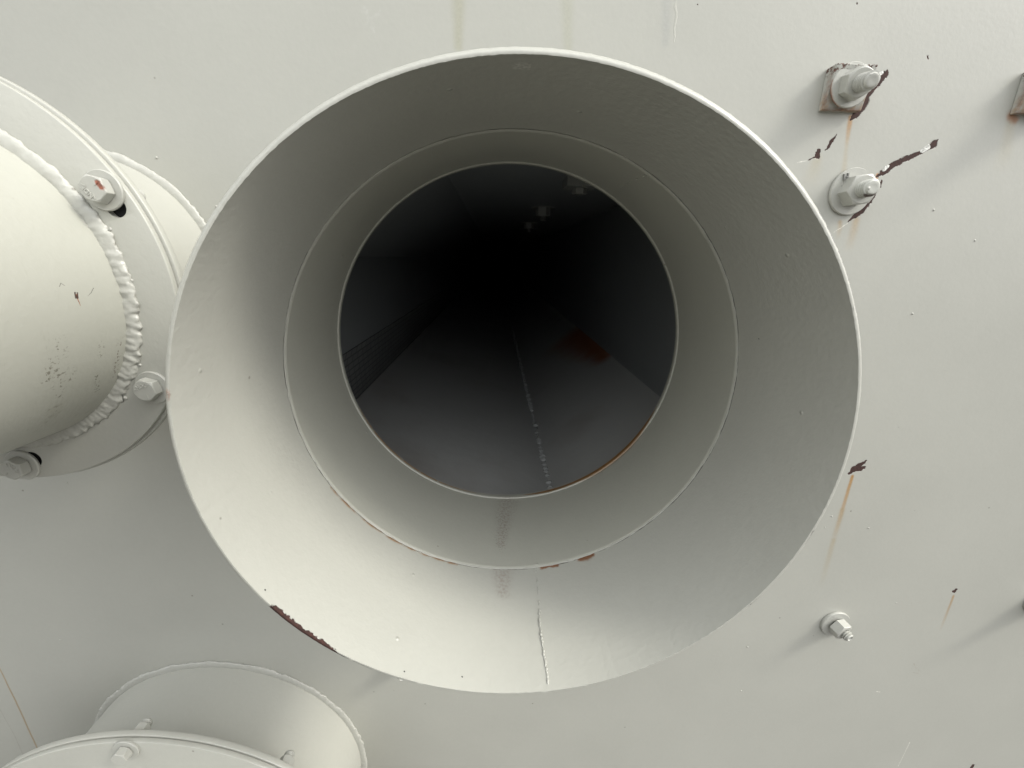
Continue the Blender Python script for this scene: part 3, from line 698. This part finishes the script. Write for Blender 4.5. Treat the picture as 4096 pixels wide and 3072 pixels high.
def flange_bolt(parent, c, y, spin, label, wr=.0106, af=.0128, hh=.0062, rustm=None, text=None, mat=None, nut_y=None, tspin=0.0, back=.012):
    b = Vector((c[0], y, c[1]))
    V, Fc = hex_m(af, hh, cone=.95, both=True)
    bo = mesh_obj('bolt', put(V, b+Vector((0, -.0018, 0)), frame(OUT) @ Matrix.Rotation(spin_fix(frame(OUT), spin), 3, 'Z')), Fc, mat or M_hard, parent, angle=28, origin=b, bevel=.00035)
    if label: bo['label'] = label
    V, Fc = washer_m(wr, .004, .0018); mesh_obj('washer', put(V, b, frame(OUT)), Fc, M_hard, bo)
    V, Fc = rod_m(.0048, back+.012, pitch=.0014, depth=.0006); mesh_obj('threaded_end', put(V, b+Vector((0, -.001, 0)), frame((0, 1, 0))), Fc, M_hard, bo, angle=60)
    if nut_y:
        V, Fc = hex_m(af, .008, bore=.004); mesh_obj('nut', put(V, Vector((c[0], nut_y, c[1])), frame((0, 1, 0), .3)), Fc, M_hard, bo, angle=28, bevel=.0003)
    if text:
        Mb = Matrix.Translation(b+Vector((0, -.0018-hh-.00005, 0))) @ Matrix(((1, 0, 0), (0, 0, -1), (0, 1, 0))).to_4x4() @ Matrix.Rotation(tspin, 4, 'Z')
        text_mesh(text, .0034, .00022, 'head_marks', Mb @ Matrix.Translation((0, .0030, 0)), mat or M_hard, bo)
        for k in range(3):
            a = tspin+PI/2+PI/3+k*2*PI/3; d = Vector((math.cos(a), 0, math.sin(a))); nrm = Vector((-d.z, 0, d.x))*.00022
            q0 = b+d*.0028+Vector((0, -.0018-hh, 0)); q1 = b+d*.0052+Vector((0, -.0018-hh, 0)); up = Vector((0, -.00035, 0))
            mesh_obj('grade_mark', [q0-nrm, q0+nrm, q1+nrm, q1-nrm, q0-nrm+up, q0+nrm+up, q1+nrm+up, q1-nrm+up],
                     [(0, 1, 2, 3), (4, 5, 6, 7), (0, 1, 5, 4), (1, 2, 6, 5), (2, 3, 7, 6), (3, 0, 4, 7)], mat or M_hard, bo, smooth=False)
    return bo
# left pipe
LC = (-.3125, H-.0243)
def lc(y): return LC
left = empty('flanged_pipe', (LC[0], W, LC[1]), 'cream pipe with bolted flange left of the open mouth, cut off by the left edge', 'pipe', 'flanged pipes standing out of the wall')
def lp(px, py):
    # point on the left pipe body (outside surface) in local coordinates
    lo, hi = .08, .26
    Rp = .0925
    def g_(y): p = at(px, py, y); return math.hypot(p.x-LC[0], p.z-LC[1])-Rp
    best = min((abs(g_(lo+(hi-lo)*k/400)), lo+(hi-lo)*k/400) for k in range(401))
    p = at(px, py, best[1]); return (p.x-LC[0], best[1]-W, p.z-LC[1])
def lpl(*a): return [(lp(x, y), w) for x, y, w in a]
M_lbody = paint('left_pipe_paint', (.412, .413, .368), [
    dict(pts=[lpl((308, 1180, .0006), (312, 1200, .0003), (322, 1225, .0001))], col=(.30, .10, .03), soft=.4, k=.9, warp=(500, .001)),
    dict(pts=[lpl((298, 1170, .0004), (304, 1192, .0004)), lpl((309, 1172, .0004), (309, 1190, .0008))], col=RUST_DARK, soft=.4, k=.9, warp=(500, .0006), depth=.0002),
    dict(pts=[lpl((236, 1146, .0002), (244, 1134, .0002), (262, 1142, .0002)), lpl((372, 1152, .0002), (366, 1170, .0002), (352, 1184, .0002))], col=(.15, .14, .13), soft=.5, k=.8, warp=(500, .001)),
    dict(pts=[lpl((520, 1300, .0010), (505, 1440, .0012), (470, 1540, .0010))], col=(.14, .07, .05), soft=.4, k=.9, warp=(300, .003), patchy=(420, .56, .62)),
    dict(pts=[lpl((480, 1360, .0018), (470, 1440, .0020), (455, 1500, .0016))], col=(.12, .09, .07), soft=.6, k=.85, warp=(200, .003), patchy=(650, .54, .62)),
    dict(pts=[lpl((240, 1370, .0030), (240, 1480, .0036), (232, 1590, .0030))], col=(.12, .11, .08), soft=.8, k=.75, warp=(200, .004), patchy=(600, .56, .66)),
    dict(pts=[lpl((200, 1450, .0020), (190, 1520, .0020)), lpl((400, 1380, .0018), (402, 1420, .0016)), lpl((388, 1500, .0018), (390, 1560, .0016)), lpl((290, 1480, .0016), (285, 1520, .0016))],
         col=(.12, .11, .08), soft=.7, k=.8, warp=(200, .004), patchy=(600, .54, .64)),
], rough=.42, bump=1.0, specks=.6, dirt=.6, streaky=True)
RL = .0925
rev('pipe_body', [(RL, -.12), (RL, .00), (RL, .10), (RL, .18), (RL, .2585), (RL-.005, .2585), (RL-.005, -.12)], lc, 240, M_lbody, left, closed=True, bottom_zero=False)
rev('stub', [(RL-.0035, .2655), (RL-.0035, W), (RL-.008, W), (RL-.008, .2655)], lambda y: (LC[0]-.003, LC[1]+.0055), 240, M_paint, left, closed=True, bottom_zero=False)
f1 = rev('flange', flange_profile(RL-.004, .1217, .2575, .2612), lc, 240, M_paint, left, closed=True, bottom_zero=False, angle=60)
f2 = rev('flange', flange_profile(RL-.004, .1232, .2619, .2660), lc, 240, M_paint, left, closed=True, bottom_zero=False, angle=60)
rev('gasket', [(RL, .2612), (.1205, .2612), (.1205, .2619), (RL, .2619)], lc, 160, dark_mat('gasket_rubber', (.012, .012, .014)), left, closed=True, bottom_zero=False)
weld_ring('flange_weld', LC, .2572, RL+.0012, .0058, .0023, M_weld, left, n=1500, m=18, seed=2.0, bump=.26, lump=lambda a: .42*max(0, math.cos(a+.35))**2)
weld_ring('wall_weld', (LC[0]-.003, LC[1]+.0055), W-.0008, RL-.0026, .0050, .0016, M_weld, left, n=800, m=10, seed=12.0, bump=.3)
lb_angles = [30.4, -31.0, -90.2]
cuts = []
for k, a in enumerate(lb_angles+[90, 150, 210]):
    a = math.radians(a); q = (LC[0]+.1118*math.cos(a), LC[1]+.1118*math.sin(a))
    dd = [(.0035, -.0080), (.001, -.0015), (.0065, .0035)][k] if k < 3 else (0, 0)
    sl = (q[0]+dd[0]*.5, q[1]+dd[1]*.5); an = math.atan2(dd[1], dd[0]) if k < 3 else 0
    cuts.append(slot(sl, an, math.hypot(*dd)*.5+.0004, .0055, .25, .275))
slot_cut(f1, cuts)
M_b1 = rust_paint('rust_spotted_bolt_paint', (.0040, -.0083, .0030), .0013, side=(.0052, -.0075, .0004))
for k, a in enumerate(lb_angles+[90, 150, 210]):
    a = math.radians(a); q = (LC[0]+.1118*math.cos(a), LC[1]+.1118*math.sin(a))
    flange_bolt(left, q, .2575, math.radians((45, 42, 30, 0, 0, 0)[k]),
                ('rust-spotted hex bolt head at the upper right of the flange', 'hex bolt head next to the mouth rim, rust line along its top', 'shaded hex bolt head at the bottom of the flange', None, None, None)[k],
                mat=M_b1 if k == 0 else None, text='NDF' if k < 3 else None, tspin=(2.2, .35, -.9, 0, 0, 0)[k])
# thin rust line where the second bolt meets its washer
# spatter blobs
def blob(pxp, Y, r, name='weld_spatter', parent=None, mat=None):
    c_ = at(*pxp, Y); V, Fc = lathe([(.0001, r*.7), (r*.5, r*.6), (r, r*.15), (r*1.1, 0), (.0001, 0)], 10)
    return mesh_obj(name, put(V, c_, frame(OUT)), Fc, mat or M_weld, parent, angle=180)
blob((441, 917), .2575, .0010, parent=left); blob((527, 1122), .2575, .0010, parent=left); blob((330, 1722), .2575, .0008, parent=left)
blob((560, 1460), .2575, .0010, parent=left); blob((501, 1592), .2572, .0013, parent=left)

# lower pipe
BC = (-.3219, H-.5983)
low = empty('flanged_pipe', (BC[0], W, BC[1]), 'grey stub pipe with bolted flange rising from the lower left edge', 'pipe', 'flanged pipes standing out of the wall')
RB = .1555; BF = (-.3219, H-.5955); RBF = .1925
rev('stub', [(RB, .268), (RB, W), (RB-.005, W), (RB-.005, .268)], lambda y: BC, 300, M_paint, low, closed=True, bottom_zero=False)
weld_ring('wall_weld', BC, W-.0006, RB+.0016, .0052, .0015, M_weld, low, n=1300, m=12, seed=31.0, bump=.34)
rev('flange', flange_profile(RB-.02, RBF, .2590, .2632), lambda y: BF, 300, M_paint, low, closed=True, bottom_zero=False, angle=60)
rev('flange', flange_profile(RB-.004, RBF+.0006, .2640, .2690), lambda y: BF, 300, M_paint, low, closed=True, bottom_zero=False, angle=60)
rev('gasket', [(RB, .2632), (RBF-.004, .2632), (RBF-.004, .2640), (RB, .2640)], lambda y: BF, 160, dark_mat('gasket_rubber_low', (.12, .09, .06)), low, closed=True, bottom_zero=False)
rev('pipe_body', [(RB-.004, -.05), (RB-.004, .2590), (RB-.009, .2590), (RB-.009, -.05)], lambda y: BF, 240, M_paint, low, closed=True, bottom_zero=False)
pbolt = at(494, 3014, .2555)
br_ = math.hypot(pbolt.x-BF[0], pbolt.z-BF[1]); ba0 = math.atan2(pbolt.z-BF[1], pbolt.x-BF[0])
nutp = at(1150, 3035, .277); ba1 = math.atan2(nutp.z-BF[1], nutp.x-BF[0])
for k, a in enumerate((ba0, ba1, ba0+(ba0-ba1))):
    q = (BF[0]+br_*math.cos(a), BF[1]+br_*math.sin(a))
    flange_bolt(low, q, .2590, math.radians(45), ('hex bolt head on the face of the flange at the bottom edge', None, None)[k], nut_y=.2690, wr=.0108, af=.0118, hh=.0068)
for p_ in ((850, 2655), (760, 2656), (905, 2661)): pass

# spatter and drips on the wall: small painted pimples, part of the wall
for px_, py_, r_ in ((3650, 1255, .0010), (3900, 962, .0009), (3327, 2065, .0009), (3474, 2112, .0009), (3300, 2110, .0006), (2990, 2588, .0010), (2964, 2763, .0008), (268, 1930, .0009),
                     (627, 631, .0009), (866, 826, .0010), (240, 2560, .0010), (1200, 2690, .0010), (3585, 2412, .0007), (3735, 840, .0009), (1830, 2792, .0006)):
    blob((px_, py_), W, r_, 'paint_pimple', wall, M_wall)
